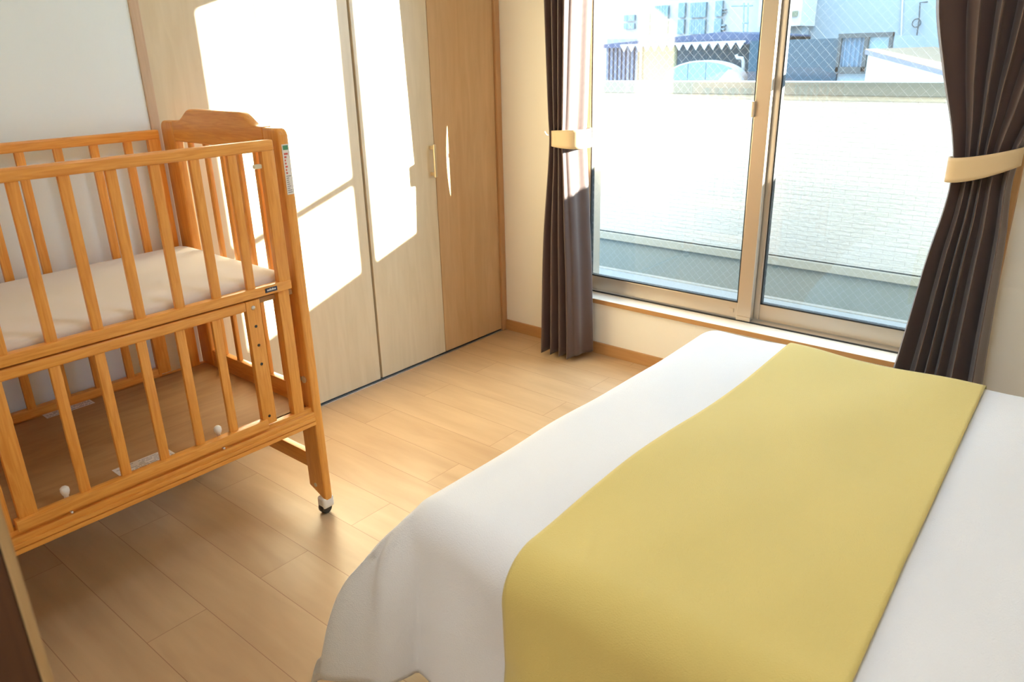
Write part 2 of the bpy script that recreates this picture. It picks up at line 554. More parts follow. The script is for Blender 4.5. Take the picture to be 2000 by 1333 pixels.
def sash(x0, x1, y0, y1, sl, srt, name, zb=0.287, rb=0.068):
    z0, z1 = zb, 2.13
    m = MB()
    m.box(x0, x0 + sl, y0, y1, z0, z1, 0.0025)
    m.box(x1 - srt, x1, y0, y1, z0, z1, 0.0025)
    m.box(x0 + sl, x1 - srt, y0 + 0.002, y1 - 0.002, z0, z0 + rb, 0.002)
    m.box(x0 + sl, x1 - srt, y0 + 0.002, y1 - 0.002, z1 - 0.05, z1, 0.002)
    so = m.build('sash', MT['alu'], win)
    gx0, gx1, gz0, gz1 = x0 + sl, x1 - srt, z0 + rb, z1 - 0.05
    ym = (y0 + y1) / 2
    k = MB()
    for (a, b_, c_, d_) in ((gx0, gx0 + 0.005, gz0, gz1), (gx1 - 0.005, gx1, gz0, gz1), (gx0, gx1, gz0, gz0 + 0.006), (gx0, gx1, gz1 - 0.005, gz1)):
        k.box(a, b_, ym - 0.012, ym + 0.012, c_, d_)
    k.build('gasket', MT['gasket'], so)
    p = MB().box(gx0 + 0.001, gx1 - 0.001, ym - 0.003, ym + 0.003, gz0 + 0.001, gz1 - 0.001)
    p.build('pane', MT['glass'], so)
    wm = MB()
    pitch_, r = 0.036, 0.00016
    ax0, ax1, az0, az1 = gx0 + 0.005, gx1 - 0.005, gz0 + 0.006, gz1 - 0.005
    ang = 1.0      # dz/dx of the diagonals
    for sgn in (1, -1):
        kmin = int(-(az1 - az0) / ang / pitch_) - 2
        for q in range(kmin, int((ax1 - ax0 + (az1 - az0)) / pitch_) + 2):
            xs = ax0 + q * pitch_ if sgn > 0 else ax0 + q * pitch_
            # line: z = az0 + sgn*ang*(x - xs)
            if sgn > 0:
                t0, t1 = max(ax0, xs), min(ax1, xs + (az1 - az0) / ang)
                z_ = lambda x: az0 + ang * (x - xs)
            else:
                t0, t1 = max(ax0, xs - (az1 - az0) / ang), min(ax1, xs)
                z_ = lambda x: az0 - ang * (x - xs)
            if t1 - t0 < 0.003: continue
            wm.tube([(t0, ym, z_(t0)), (t1, ym, z_(t1))], r, 4)
    wm.build('wire_mesh', MT['wire'], so)
    return so

sA = sash(0.444, 1.302, 0.088, 0.118, 0.024, 0.062, 'inner')
sB = sash(1.262, 2.142, 0.124, 0.154, 0.062, 0.046, 'outer')
# crescent lock on the meeting stile, small latch plate on the left sash, seal step
m = MB()
m.box(1.232, 1.246, 0.076, 0.100, 1.125, 1.185, 0.004)
m.build('lock', MT['alu'], win)
m = MB()
m.box(1.205, 1.225, 0.086, 0.090, 0.310, 0.326, 0.001)
m.box(1.240, 1.303, 0.082, 0.090, 0.279, 0.300, 0.002)
m.build('latch_plate', MT['alu'], win)

# ------------------------------------------------------------------ crib
yN, yF = -1.707, -2.600       # window-side end (inner face) and door-side end
cx = 0.3625
crib = thing('crib', 'orange-brown slatted wooden baby crib on white casters along the white wall', 'crib', (cx, (yN + yF) / 2, 0))

def end_panel(y0, y1, root):
    # posts
    for side in (0, 1):
        if side == 0: xa, xb = 0.612, 0.690
        else: xa, xb = 0.035, 0.113
        if side == 0:
            pts = [(xa, 0.085), (xb, 0.052), (xb, 1.19)]
            for k in range(1, 6):
                a = k / 6 * PI / 2
                pts.append((xb - 0.022 + 0.022 * math.cos(a), 1.185 + 0.022 * math.sin(a)))
            pts += [(xb - 0.022, 1.207), (xa, 1.207)]
        else:
            pts = [(xa, 0.052), (xb, 0.085), (xb, 1.207), (xa + 0.022, 1.207)]
            for k in range(1, 6):
                a = k / 6 * PI / 2
                pts.append((xa + 0.022 - 0.022 * math.sin(a), 1.185 + 0.022 * math.cos(a)))
            pts += [(xa, 1.185)]
        lg = MB().prism(pts, 'Y', y0, y1, 0.008, 3).build('leg', MT['pineZ'], root, auto=40)
        fx = (xb - 0.030) if side == 0 else (xa + 0.030)
        ym = (y0 + y1) / 2
        cs = MB()
        cs.box(fx - 0.018 + (0.012 if side == 0 else -0.012), fx + 0.018 + (0.012 if side == 0 else -0.012), ym - 0.022, ym + 0.020, 0.020, 0.060, 0.009, 3)
        co = cs.build('caster', MT['white_pl'], root, auto=40)
        wx = fx + (0.012 if side == 0 else -0.012)
        wh = MB()
        wh.lathe([(0.004, -0.013), (0.017, -0.013), (0.0195, -0.009), (0.0195, 0.009), (0.017, 0.013), (0.004, 0.013)], (wx, ym - 0.006, 0.0195), 'X', 24)
        wh.build('wheel', MT['black_pl'], co, auto=40)
        b = MB().lathe([(0.002, 0.003), (0.006, 0.0025), (0.008, 0)], (fx - 0.012, y0, 0.105), 'Y', 16)
    # crowned board
    pts = [(0.110, 1.145), (0.615, 1.145), (0.615, 1.207)]
    def crown(x):
        d = abs(x - cx)
        if d < 0.135: return 1.245
        t = min(1, (d - 0.135) / 0.085)
        return 1.245 - 0.036 * (3 * t * t - 2 * t ** 3)
    for k in range(0, 41):
        x = 0.615 - k / 40 * 0.505
        pts.append((x, crown(x)))
    pts.append((0.110, 1.207))
    # remove duplicates
    P = []
    for p in pts:
        if not P or (abs(p[0] - P[-1][0]) + abs(p[1] - P[-1][1])) > 1e-5: P.append(p)
    MB().prism(P, 'Y', y0 + 0.001, y1 - 0.001, 0.006, 3).build('headboard', MT['pineX'], root, auto=40)
    ym = (y0 + y1) / 2
    MB().box(0.108, 0.616, ym - 0.011, ym + 0.011, 0.372, 0.434, 0.003).build('end_rail', MT['pineX'], root, auto=40)
    MB().box(0.108, 0.616, ym - 0.011, ym + 0.011, 0.150, 0.203, 0.003).build('stretcher', MT['pineX'], root, auto=40)
    for k in range(5):
        x = 0.1825 + 0.09 * k
        MB().box(x - 0.009, x + 0.009, ym - 0.007, ym + 0.007, 0.430, 1.150, 0.003).build('slat', MT['pineZ'], root, auto=40)

end_panel(yN, yN + 0.032, crib)
end_panel(yF, yF + 0.032, crib)
ylen0, ylen1 = yF + 0.034, yN - 0.018     # clear length between the ends

def side(xo, sgn, front):
    # xo: outer face x, sgn: +1 front (faces +x), -1 back
    def X(a, b):
        p, q = xo - sgn * a, xo - sgn * b
        return min(p, q), max(p, q)
    # upper gate
    xa, xb = X(0.0, 0.024)
    gate = MB().box(xa, xb, ylen0, ylen1, 1.152, 1.181, 0.006, 3).build('gate_rail', MT['pineY'], crib, auto=40)
    MB().box(xa, xb, ylen0, ylen1, 0.767, 0.794, 0.004).build('gate_rail', MT['pineY'], crib, auto=40)
    xs, xe = X(0.002, 0.022)
    for y in (ylen1 - 0.019, ylen0 + 0.019):
        MB().box(xs, xe, y - 0.019, y + 0.019, 0.792, 1.154, 0.003).build('gate_stile', MT['pineZ'], crib, auto=40)
    xs, xe = X(0.005, 0.019)
    y = -1.848 if front else -1.826
    while y > ylen0 + 0.05:
        MB().box(xs, xe, y - 0.0125, y + 0.0125, 0.790, 1.155, 0.004).build('slat', MT['pineZ'], crib, auto=40)
        y -= 0.1015
    # lower gate
    xa, xb = X(0.003, 0.024)
    yl1 = -1.866
    MB().box(xa, xb, ylen0 + 0.03, yl1 - 0.008, 0.736, 0.7625, 0.005, 3).build('lower_rail', MT['pineY'], crib, auto=40)
    MB().box(*X(-0.004, 0.020), ylen0 + 0.045, yl1 + 0.004, 0.379, 0.407, 0.004).build('lower_rail', MT['pineY'], crib, auto=40)
    st = MB().box(*X(0.004, 0.022), -1.874, -1.830, 0.386, 0.7625, 0.003).build('lower_stile', MT['pineZ'], crib, auto=40)
    MB().box(*X(0.004, 0.022), ylen0 + 0.055, ylen0 + 0.095, 0.386, 0.7625, 0.003).build('lower_stile', MT['pineZ'], crib, auto=40)
    xo2 = X(0.0035, 0.010)
    for z in (0.688, 0.632, 0.575, 0.412):
        MB().lathe([(0.001, 0), (0.0042, 0), (0.0042, 0.0015), (0.001, 0.0015)], (xo - sgn * 0.0045, -1.853, z), 'X', 14).build('screw_hole', MT['gasket'], st)
    MB().lathe([(0.001, 0.003), (0.004, 0.0025), (0.006, 0.001), (0.0062, -0.001), (0.001, -0.001)], (xo - sgn * 0.004 + (0.0 if sgn > 0 else -0.001), -1.853, 0.742), 'X', 16).build('screw', MT['steel'], st, smooth=True)
    xs, xe = X(0.007, 0.019)
    y = -1.963
    while y > ylen0 + 0.11:
        MB().box(xs, xe, y - 0.0125, y + 0.0125, 0.400, 0.740, 0.004).build('slat', MT['pineZ'], crib, auto=40)
        y -= 0.1
    # base rail with grooves, corner posts
    m = MB()
    m.box(*X(0.010, 0.036), yF + 0.030, yN + 0.002, 0.360, 0.381, 0.001)
    m.box(*X(0.000, 0.036), yF + 0.030, yN + 0.002, 0.350, 0.368, 0.003)
    m.box(*X(-0.004, 0.036), yF + 0.030, yN + 0.002, 0.340, 0.352, 0.002)
    m.box(*X(0.000, 0.036), yF + 0.030, yN + 0.002, 0.336, 0.342)
    m.box(*X(-0.004, 0.036), yF + 0.030, yN + 0.002, 0.325, 0.338, 0.003)
    m.build('base_rail', MT['pineY'], crib, auto=40)
    for y0_, y1_ in ((-1.768, -1.732), (ylen0 + 0.005, ylen0 + 0.040)):
        MB().box(*X(0.008, 0.034), y0_, y1_, 0.380, 0.766, 0.003).build('corner_post', MT['pineZ'], crib, auto=40)
    # white pull knobs
    if front:
        for y in (-2.002, -2.402):
            kz = 0.398
            k = MB().lathe([(0.003, 0.0), (0.0055, 0.0), (0.0055, 0.010), (0.008, 0.014), (0.0105, 0.022), (0.0100, 0.030), (0.006, 0.034), (0.001, 0.035)], (xo - 0.026, y, kz), 'Z', 18)
            k.build('knob', MT['white_pl'], crib, auto=50)
            MB().tube([(xo - 0.010, y - 0.004, 0.374), (xo + 0.002, y - 0.004, 0.374)], 0.003, 8).build('knob_pin', MT['white_pl'], crib)

side(0.690, 1, True)
side(0.035, -1, False)
# boards
MB().box(0.062, 0.664, yF + 0.034, yN - 0.002, 0.366, 0.381, 0.002).build('storage_board', MT['ply'], crib)
MB().box(0.060, 0.664, yF + 0.034, yN - 0.003, 0.742, 0.757, 0.002).build('mattress_board', MT['ply'], crib)
# details: nut, clip, badge, safety sticker, board labels
MB().lathe([(0.001, 0.004), (0.005, 0.004), (0.008, 0.0025), (0.0095, 0)], (0.640, yN, 0.470), 'Y', 18).build('bolt', MT['steel'], crib, smooth=True)
for v in crib.children:
    pass
MB().lathe([(0.001, 0), (0.011, 0), (0.011, 0.003), (0.008, 0.004), (0.001, 0.004)], (0.662, yN - 0.0035, 0.470), 'Y', 20).build('bolt', MT['steel'], crib, auto=40)
MB().lathe([(0.001, 0), (0.007, 0), (0.007, 0.002), (0.001, 0.002)], (0.650, yN - 0.0018, 0.098), 'Y', 20).build('screw_cap', MT['clip'], crib)
MB().box(0.668, 0.680, ylen1 - 0.060, ylen1 - 0.036, 1.108, 1.120, 0.004).build('clip', MT['clip'], crib)
bd = MB().box(0.690, 0.6915, -1.812, -1.774, 0.7745, 0.787, 0.0005).build('badge', MT['navy_badge'], crib)
lt = MB()
for k in range(7):
    y = -1.806 + k * 0.0040
    lt.box(0.6914, 0.6919, y, y + 0.0026, 0.7788, 0.7788 + (0.0042 if k not in (2, 4) else 0.0056))
lt.build('badge_lettering', MT['white_pl'], bd)
sk = MB().box(0.690, 0.6908, yN + 0.005, yN + 0.027, 1.030, 1.165, 0.0).build('sticker', MT['paper'], crib)
t_ = MB()
t_.box(0.6908, 0.6911, yN + 0.008, yN + 0.024, 1.150, 1.162)
t_.build('sticker_emblem', MT['green'], sk)
t_ = MB()
random.seed(4)
for k in range(7):
    z = 1.086 + k * 0.0085
    t_.box(0.6908, 0.6911, yN + 0.009, yN + 0.012 + random.random() * 0.010, z, z + 0.005)
t_.build('sticker_red_print', MT['red'], sk)
t_ = MB()
for k in range(9):
    z = 1.035 + k * 0.0055
    t_.box(0.6908, 0.6911, yN + 0.008, yN + 0.014 + random.random() * 0.010, z, z + 0.0025)
t_.build('sticker_grey_print', MT['ink'], sk)

def board_label(x0, x1, y0, y1, ang=0.0):
    R = Matrix.Translation(((x0 + x1) / 2, (y0 + y1) / 2, 0)) @ Matrix.Rotation(ang, 4, 'Z') @ Matrix.Translation((-(x0 + x1) / 2, -(y0 + y1) / 2, 0))
    p = MB().box(x0, x1, y0, y1, 0.3812, 0.3816, rot=R).build('board_label', MT['paper'], crib)
    t = MB()
    rows = 6
    for r in range(rows):
        x = x0 + (x1 - x0) * (r + 1) / (rows + 1)
        y = y0 + 0.006
        while y < y1 - 0.010:
            l = random.uniform(0.004, 0.020)
            if random.random() < 0.75:
                t.box(x - 0.0012, x + 0.0012, y, min(y + l, y1 - 0.005), 0.3816, 0.3818, rot=R)
            y += l + 0.003
    t.build('label_print', MT['ink'], p)

LBL = [(0.062, 0.102, -2.245, -2.105, 0.0), (0.578, 0.630, -2.262, -2.112, 0.0)]
for a in LBL: board_label(*a)

# crib mattress: a soft slab
def soft_slab(x0, x1, y0, y1, z0, z1, r, n1, n2, mat, name, amp=0.003):
    m = MB()
    m.box(x0, x1, y0, y1, z0, z1)
    bm = m.bm
    bmesh.ops.subdivide_edges(bm, edges=[e for e in bm.edges if abs(e.verts[0].co.x - e.verts[1].co.x) > 0.01], cuts=n1, use_grid_fill=True)
    bmesh.ops.subdivide_edges(bm, edges=[e for e in bm.edges if abs(e.verts[0].co.y - e.verts[1].co.y) > 0.01 and abs(e.verts[0].co.x - e.verts[1].co.x) < 1e-5], cuts=n2, use_grid_fill=True)
    bmesh.ops.subdivide_edges(bm, edges=[e for e in bm.edges if abs(e.verts[0].co.z - e.verts[1].co.z) > 0.01 and (e.verts[0].co.xy - e.verts[1].co.xy).length < 1e-5], cuts=6, use_grid_fill=True)
    ix0, ix1, iy0, iy1, iz0, iz1 = x0 + r, x1 - r, y0 + r, y1 - r, z0 + r * 0.8, z1 - r
    for v in bm.verts:
        c0 = v.co
        q = Vector((min(max(c0.x, ix0), ix1), min(max(c0.y, iy0), iy1), min(max(c0.z, iz0), iz1)))
        d = c0 - q
        if d.length > 1e-6:
            v.co = q + d.normalized() * min(d.length, r)
        if v.co.z > z0 + 0.01:
            v.co.z += amp * noise.noise(Vector((c0.x * 5, c0.y * 5, 0)))
    return m.build(name, mat, smooth=True)
mt = soft_slab(0.066, 0.658, yF + 0.040, yN - 0.008, 0.7575, 0.812, 0.018, 20, 30, MT['mattress'], 'crib_mattress')
tag(mt, 'thin cream mattress lying in the upper level of the wooden crib', 'mattress')

# unseen lamp added over the room to brighten it
lamp = thing('fill_lamp', 'unseen round fill lamp added above the bed', 'fill lamp', (1.9, -1.5, HC))
MB().lathe([(0.02, HC), (0.27, HC), (0.28, HC - 0.02), (0.27, HC - 0.03), (0.02, HC - 0.03)], (1.9, -1.5, 0), 'Z', 40).build('base', MT['white_pl'], lamp, auto=40)
ld = bpy.data.lights.new('room_fill_light', 'AREA')
ld.shape = 'DISK'; ld.size = 0.5; ld.energy = 5; ld.color = (0.80, 0.94, 1.18)
lo = bpy.data.objects.new('room_fill_light', ld); COL.objects.link(lo); lo.location = (1.9, -1.5, HC - 0.04)

hl = thing('fill_lamp', 'unseen round fill lamp added in the hallway behind the doorway', 'fill lamp', (2.2, -3.7, HC))  # second unseen lamp, added behind the camera to brighten the near side
MB().lathe([(0.02, HC), (0.20, HC), (0.21, HC - 0.02), (0.20, HC - 0.03), (0.02, HC - 0.03)], (2.2, -3.7, 0), 'Z', 40).build('base', MT['white_pl'], hl, auto=40)
ld = bpy.data.lights.new('hall_fill_light', 'AREA')
ld.shape = 'DISK'; ld.size = 0.36; ld.energy = 14; ld.color = (0.95, 0.97, 1.0)
lo = bpy.data.objects.new('hall_fill_light', ld); COL.objects.link(lo); lo.location = (2.2, -3.7, HC - 0.04)

# ------------------------------------------------------------------ bed
ZB = 0.497
XI, YNr, YFr = 1.500, -1.945, -0.665      # where the flat top of the duvet starts to round over
XH = 3.56
bed = thing('bed', 'double bed base under the white duvet and mustard runner', 'bed', (2.5, -1.3, 0))
MB().box(1.47, 3.55, -1.96, -0.66, 0.26, 0.44, 0.03, 4).build('mattress', MT['mattress'], bed, auto=40)
MB().box(1.48, 3.55, -1.95, -0.67, 0.12, 0.259, 0.01).build('base', plain('black_bed_base', (0.03, 0.028, 0.027), 0.7), bed, auto=40)
for x in (1.53, 3.45):
    for y in (-1.88, -0.74):
        MB().lathe([(0.022, 0.0), (0.026, 0.004), (0.030, 0.121), (0.005, 0.121)], (x, y, 0), 'Z', 20).build('leg', MT['black_pl'], bed, auto=40)

RR = 0.085
def topz(x, y):
    n1 = noise.noise(Vector((x * 1.3, y * 1.6, 3.1)))
    n2 = noise.noise(Vector((x * 3.1 + y * 1.2, y * 2.0, 7.7)))
    w_ = noise.noise(Vector(((x - 0.35 * y) * 4.2, (y + 0.35 * x) * 0.9, 1.7)))
    w2 = noise.noise(Vector(((x + 0.8 * y) * 5.5, (y - 0.8 * x) * 1.2, 9.2)))
    return ZB + 0.012 * n1 + 0.007 * n2 + 0.010 * w_ + 0.005 * w2

def duvet(u, v, extra=0.0, hem=1.0):
    # u,v: cloth coordinates in metres on the flat top; beyond the edges they run down the drape
    du = max(0.0, XI - u)
    dn = max(0.0, YNr - v)
    df = max(0.0, v - YFr)
    dv = max(dn, df)
    bx, by = max(u, XI), min(max(v, YNr), YFr)
    d = max(du, dv)
    z = topz(bx, by)
    if d <= 0:
        return Vector((bx, by, z + extra))
    L = math.hypot(du, dv)
    sgn = -1 if dn >= df else 1
    nx, ny = -du / L, sgn * dv / L
    both = math.sin(2 * math.atan2(dv, du)) if min(du, dv) > 0 else 0.0     # 1 on the corner diagonal
    s_ = (u if dv >= du else v)
    tmax = PI / 2 - 0.98 * both
    N = 14
    out, dn_, h = 0.0, 0.0, d / 14
    for q in range(N):
        sq = (q + 0.5) * h
        a = sq / RR
        if a > tmax:
            a = tmax + (PI / 2 - tmax) * (1 - math.exp(-(sq - tmax * RR) / 0.30))
        out += math.cos(a) * h
        dn_ += math.sin(a) * h
    t = max(0.0, d - RR * PI / 2)
    rip = 0.016 * math.sin(s_ * 17 + 0.6) + 0.010 * math.sin(s_ * 31 + 2.0)
    out += t * 0.10 * (1 + 0.5 * noise.noise(Vector((s_ * 2.2, 4.2, 0)))) + rip * min(1, t / 0.15)
    am = min(d / RR, tmax)
    out += extra * math.sin(am)
    dn_ -= extra * math.cos(am)
    zz = max(z - dn_, 0.012)
    return Vector((bx + nx * out, by + ny * out, zz))

HEM = 0.43
def hemlen(s, c=0.0):
    return HEM + 0.15 * c + 0.018 * math.sin(s * 9 + 1.0) + 0.012 * noise.noise(Vector((s * 4, 1.5, 0)))

dm = MB()
NU, NV = 190, 190
def f(a, b):
    # a: 0 foot hem .. 1 head ; b: 0 near hem .. 1 far hem
    fu, fv = 0.24, 0.20
    if a < fu:
        k = 1 - a / fu; ulen = k
        u = XI
    else:
        k = None; u = XI + (XH - XI) * (a - fu) / (1 - fu)
    if b < fv: kv = 1 - b / fv; v = YNr; sg = -1
    elif b > 1 - fv: kv = (b - (1 - fv)) / fv; v = YFr; sg = 1
    else: kv = None; v = YNr + (YFr - YNr) * (b - fv) / (1 - 2 * fv)
    cc = (k * kv) ** 2 if (k is not None and kv is not None) else 0.0
    if k is not None: u = XI - k * hemlen(v, cc)
    if kv is not None: v = v + sg * kv * hemlen(u + 5, cc)
    return duvet(u, v)
dm.grid(f, NU, NV)
dv_o = dm.build('duvet', MT['duvet'], smooth=True)
sm = dv_o.modifiers.new('thick', 'SOLIDIFY'); sm.thickness = 0.012; sm.offset = -1
tag(dv_o, 'white duvet spread over the bed and hanging down its sides', 'duvet')

rm = MB()
def fr_(a, b):
    v0, v1 = YNr - 0.40, YFr + 0.30
    v = v0 + (v1 - v0) * b
    tt = (v - (-2.0)) / 1.42
    xl = 1.738
    xr = 2.333 - 0.060 * min(1, max(0, tt))
    u = xl + (xr - xl) * a
    p = duvet(u, v, 0.006)
    return p
rm.grid(fr_, 60, 170)
ro = rm.build('bed_runner', MT['runner'], smooth=True)
sm = ro.modifiers.new('thick', 'SOLIDIFY'); sm.thickness = 0.004; sm.offset = 1
tag(ro, 'mustard yellow bed runner lying across the white duvet', 'bed runner')

# ------------------------------------------------------------------ curtains
def lerp_tab(tab, z):
    tab = sorted(tab)
    if z <= tab[0][0]: return tab[0][1]
    if z >= tab[-1][0]: return tab[-1][1]
    sl = [(b[1] - a[1]) / (b[0] - a[0]) for a, b in zip(tab, tab[1:])]
    m = [sl[0]] + [0 if p * q <= 0 else 2 * p * q / (p + q) for p, q in zip(sl, sl[1:])] + [sl[-1]]
    for i in range(len(tab) - 1):
        if z <= tab[i + 1][0]:
            h = tab[i + 1][0] - tab[i][0]
            t = (z - tab[i][0]) / h
            return ((2 * t ** 3 - 3 * t * t + 1) * tab[i][1] + (t ** 3 - 2 * t * t + t) * h * m[i]
                    + (-2 * t ** 3 + 3 * t * t) * tab[i + 1][1] + (t ** 3 - t * t) * h * m[i + 1])

def curtain(name, L, Rr, A, folds, y0, z0, z1, ph, turn=0, ret=None, hemw=None, irr=0.5, depth=None):
    m = MB()
    def f(a, b):
        z = z0 + (z1 - z0) * b
        xl, xr, am = lerp_tab(L, z), lerp_tab(Rr, z), lerp_tab(A, z)
        yc = lerp_tab(depth, z) if depth else y0
        w = a + 0.045 * math.sin(2 * PI * a * 1.5 + ph)
        th = 2 * PI * folds * w + ph
        x = xl + (xr - xl) * (a + 0.035 * math.sin(2 * th) / 2)
        yy = math.sin(th)
        k = 1 + irr * 0.4 * math.sin(th * 0.37 + 1.3)
        if turn:
            # plan of the bunch: folded front, plain side towards the window, short return behind
            th = 2 * PI * folds * min(a, 0.62) / 0.62 + ph
            yf, yb = yc - turn * 0.42, yc + turn * 0.58
            xf = xr - 0.060
            if a < 0.62:
                x = xl + (xf - xl) * (a / 0.62)
                yc = yf
                yy = math.sin(th)
                k *= min(1.0, (0.62 - a) / 0.08 + 0.15)
            elif a < 0.82:
                q = (a - 0.62) / 0.20
                x = xf + (xr - 0.030 - xf) * q + 0.005 * math.sin(q * 9)
                yc = yf + (yb - yf) * q
                yy = 0.0
            else:
                q = (a - 0.82) / 0.18
                x = xr - 0.030 - (xr - 0.030 - lerp_tab(ret, z)) * q
                yc = yb + 0.006 * math.sin(q * 9)
                yy = 0.0
            return Vector((x, yc + am * k * yy, z + (hemw * math.sin(th + 1) if b == 0 else 0)))
        zz = z
        if b == 0 and hemw: zz = z + hemw * math.sin(th + 1)
        return Vector((x, yc + am * k * yy, zz))
    m.grid(f, folds * 26, 90)
    o = m.build(name, MT['curtain'], smooth=True)
    s = o.modifiers.new('thick', 'SOLIDIFY'); s.thickness = 0.0025; s.offset = 0
    return o

cl = curtain('curtain', [(0.02, .362), (0.5, .380), (1.0, .424), (1.03, .426), (1.12, .420), (1.6, .402), (2.22, .375)],
             [(0.02, .622), (0.35, .612), (0.7, .592), (1.0, .572), (1.03, .570), (1.12, .574), (1.6, .590), (2.22, .62)],
             [(0.02, .036), (0.6, .030), (1.0, .020), (1.03, .020), (1.15, .022), (1.6, .030), (2.22, .036)], 4, -0.120, 0.022, 2.245, 0.4, turn=0.115, ret=[(0.02, .36), (0.8, .36), (0.86, .40), (1.03, .418), (1.20, .40), (1.32, .36), (2.22, .35)], hemw=0.006)
tag(cl, 'dark brown curtain tied back at the left of the window', 'curtain', 'brown window curtains')
crt = curtain('curtain', [(0.02, 1.885), (0.35, 1.935), (0.7, 1.972), (0.96, 2.003), (1.02, 2.000), (1.1, 1.985), (1.3, 1.925), (1.5, 1.875), (1.9, 1.84), (2.22, 1.82)],
              [(0.02, 2.215), (0.35, 2.195), (0.8, 2.18), (0.97, 2.168), (1.05, 2.175), (1.2, 2.225), (1.5, 2.33), (1.9, 2.38), (2.22, 2.40)],
              [(0.02, .046), (0.6, .038), (0.98, .020), (1.03, .020), (1.15, .024), (1.5, .038), (2.22, .046)], 6, -0.105, 0.022, 2.245, 2.1, hemw=0.006)
tag(crt, 'dark brown curtain tied back at the right of the window, beyond the bed', 'curtain', 'brown window curtains')

def tieback(label, x0, x1, zc0, zc1, yc, ry, h, hookx, name='curtain_tieback'):
    m = MB()
    def f(a, b):
        # loop: front half from x0.. to hook, back half
        th = 2 * PI * a
        c_, s_ = math.cos(th), math.sin(th)
        xm, rx = (x0 + x1) / 2, (x1 - x0) / 2
        x = xm - rx * math.copysign(abs(c_) ** 0.75, c_)
        y = yc - ry * math.copysign(abs(s_) ** 0.75, s_)
        t = min(1.0, max(0.0, (x - x0) / (x1 - x0)))
        zc = zc0 + (zc1 - zc0) * t ** 1.6
        hh = h * (1.0 - 0.28 * t ** 2)
        return Vector((x, y, zc + (b - 0.5) * hh))
    m.grid(f, 64, 6)
    bmesh.ops.remove_doubles(m.bm, verts=m.bm.verts, dist=1e-5)
    o = m.build(name, MT['tie'], smooth=True)
    s = o.modifiers.new('thick', 'SOLIDIFY'); s.thickness = 0.004; s.offset = 1
    tag(o, label, 'tieback', 'cream curtain tiebacks')
    return o
tieback('cream fabric tieback around the left brown curtain', 0.586, 0.408, 1.030, 1.030, -0.112, 0.078, 0.080, 0)
tieback('cream fabric tieback around the right brown curtain', 1.990, 2.182, 1.000, 1.052, -0.105, 0.040, 0.078, 0)

def hook(x, z, label):
    t = thing('tieback_hook', label, 'hook', (x, 0, z), 'tieback hooks')
    MB().box(x - 0.012, x + 0.030, -0.008, 0.0, z - 0.018, z + 0.030, 0.003).build('backplate', MT['black_pl'], t)
    MB().tube([(x + 0.004, -0.006, z + 0.006), (x + 0.004, -0.045, z + 0.006), (x + 0.002, -0.075, z + 0.000), (x - 0.008, -0.092, z + 0.004), (x - 0.014, -0.096, z + 0.018)], 0.0032, 10).build('hook_arm', MT['white_pl'], t, smooth=True)
    return t
hook(2.205, 1.062, 'small hook with black backplate holding the tieback right of the window')
hook(0.355, 1.030, 'small hook on the wall behind the left curtain tieback')

rail = thing('curtain_rail', 'metal curtain rail above the window', 'curtain rail', (1.3, -0.1, 2.26))
MB().tube([(0.22, -0.11, 2.26), (2.48, -0.11, 2.26)], 0.012, 14).build('rod', MT['steel'], rail, auto=40)
for x in (0.25, 2.45):
    MB().box(x - 0.01, x + 0.01, -0.11, 0.0, 2.252, 2.268, 0.002).build('bracket', MT['steel'], rail)

# ------------------------------------------------------------------ balcony
YP = 1.15
struct(MB().box(-3.2, 4.6, T, YP + 0.14, -0.10, 0.062).build('balcony_floor', MT['deck']))
par = thing('balcony_parapet', 'white siding balcony wall with grey metal cap outside the window', 'parapet', (0.7, YP, 0.06))
MB().box(-3.2, 4.6, YP, YP + 0.14, 0.300, 1.150).build('siding', MT['siding'], par)
MB().box(-3.2, 4.6, YP - 0.016, YP + 0.155, 1.150, 1.214, 0.004).build('cap', MT['cap'], par)
MB().box(-3.2, 4.6, YP - 0.006, YP + 0.001, 1.128, 1.151).build('cap_trim', MT['ledge'], par)
MB().box(-3.2, 4.6, YP - 0.022, YP + 0.14, 0.258, 0.302, 0.003).build('ledge', MT['ledge'], par)
MB().box(-3.2, 4.6, YP - 0.002, YP + 0.001, 0.302, 0.309).build('ledge_seam', MT['winframe'], par)
MB().box(-3.2, 4.6, YP, YP + 0.14, 0.062, 0.260).build('base_band', MT['mortar'], par)
MB().box(-3.2, 4.6, YP - 0.030, YP, 0.062, 0.070, 0.002).build('floor_edge', MT['deck_joint'], par)
pole = thing('drying_pole', 'metal laundry drying pole over the balcony, right of the window', 'pole', (3.5, 0.8, 0.06))
# ends at the meeting stile's line of sight to the sun
px0 = 1.31 + (0.80 - 0.13) / 0.784
MB().tube([(px0, 0.80, 1.477), (4.2, 0.80, 1.477)], 0.024, 12).build('rod', MT['steel'], pole, auto=40)
MB().box(4.10, 4.14, 0.78, 0.82, 0.062, 1.52, 0.003).build('stand', MT['steel'], pole)
MB().box(2.95, 2.98, 0.785, 0.815, 0.062, 1.455, 0.003).build('stand', MT['steel'], pole)

# ------------------------------------------------------------------ neighbourhood beyond the balcony
def hitp(u, v, Y):
    d = r2 * ((u - 1000) / 1485.8) - u2 * ((v - 666.5) / 1485.8) + fwd
    t = (Y - CAM.y) / d.y
    p = CAM + d * t
    return p.x, p.z
G = -3.0
struct(MB().box(-30, 20, YP + 0.5, 40, G - 0.1, G).build('ground', MT['ground']))

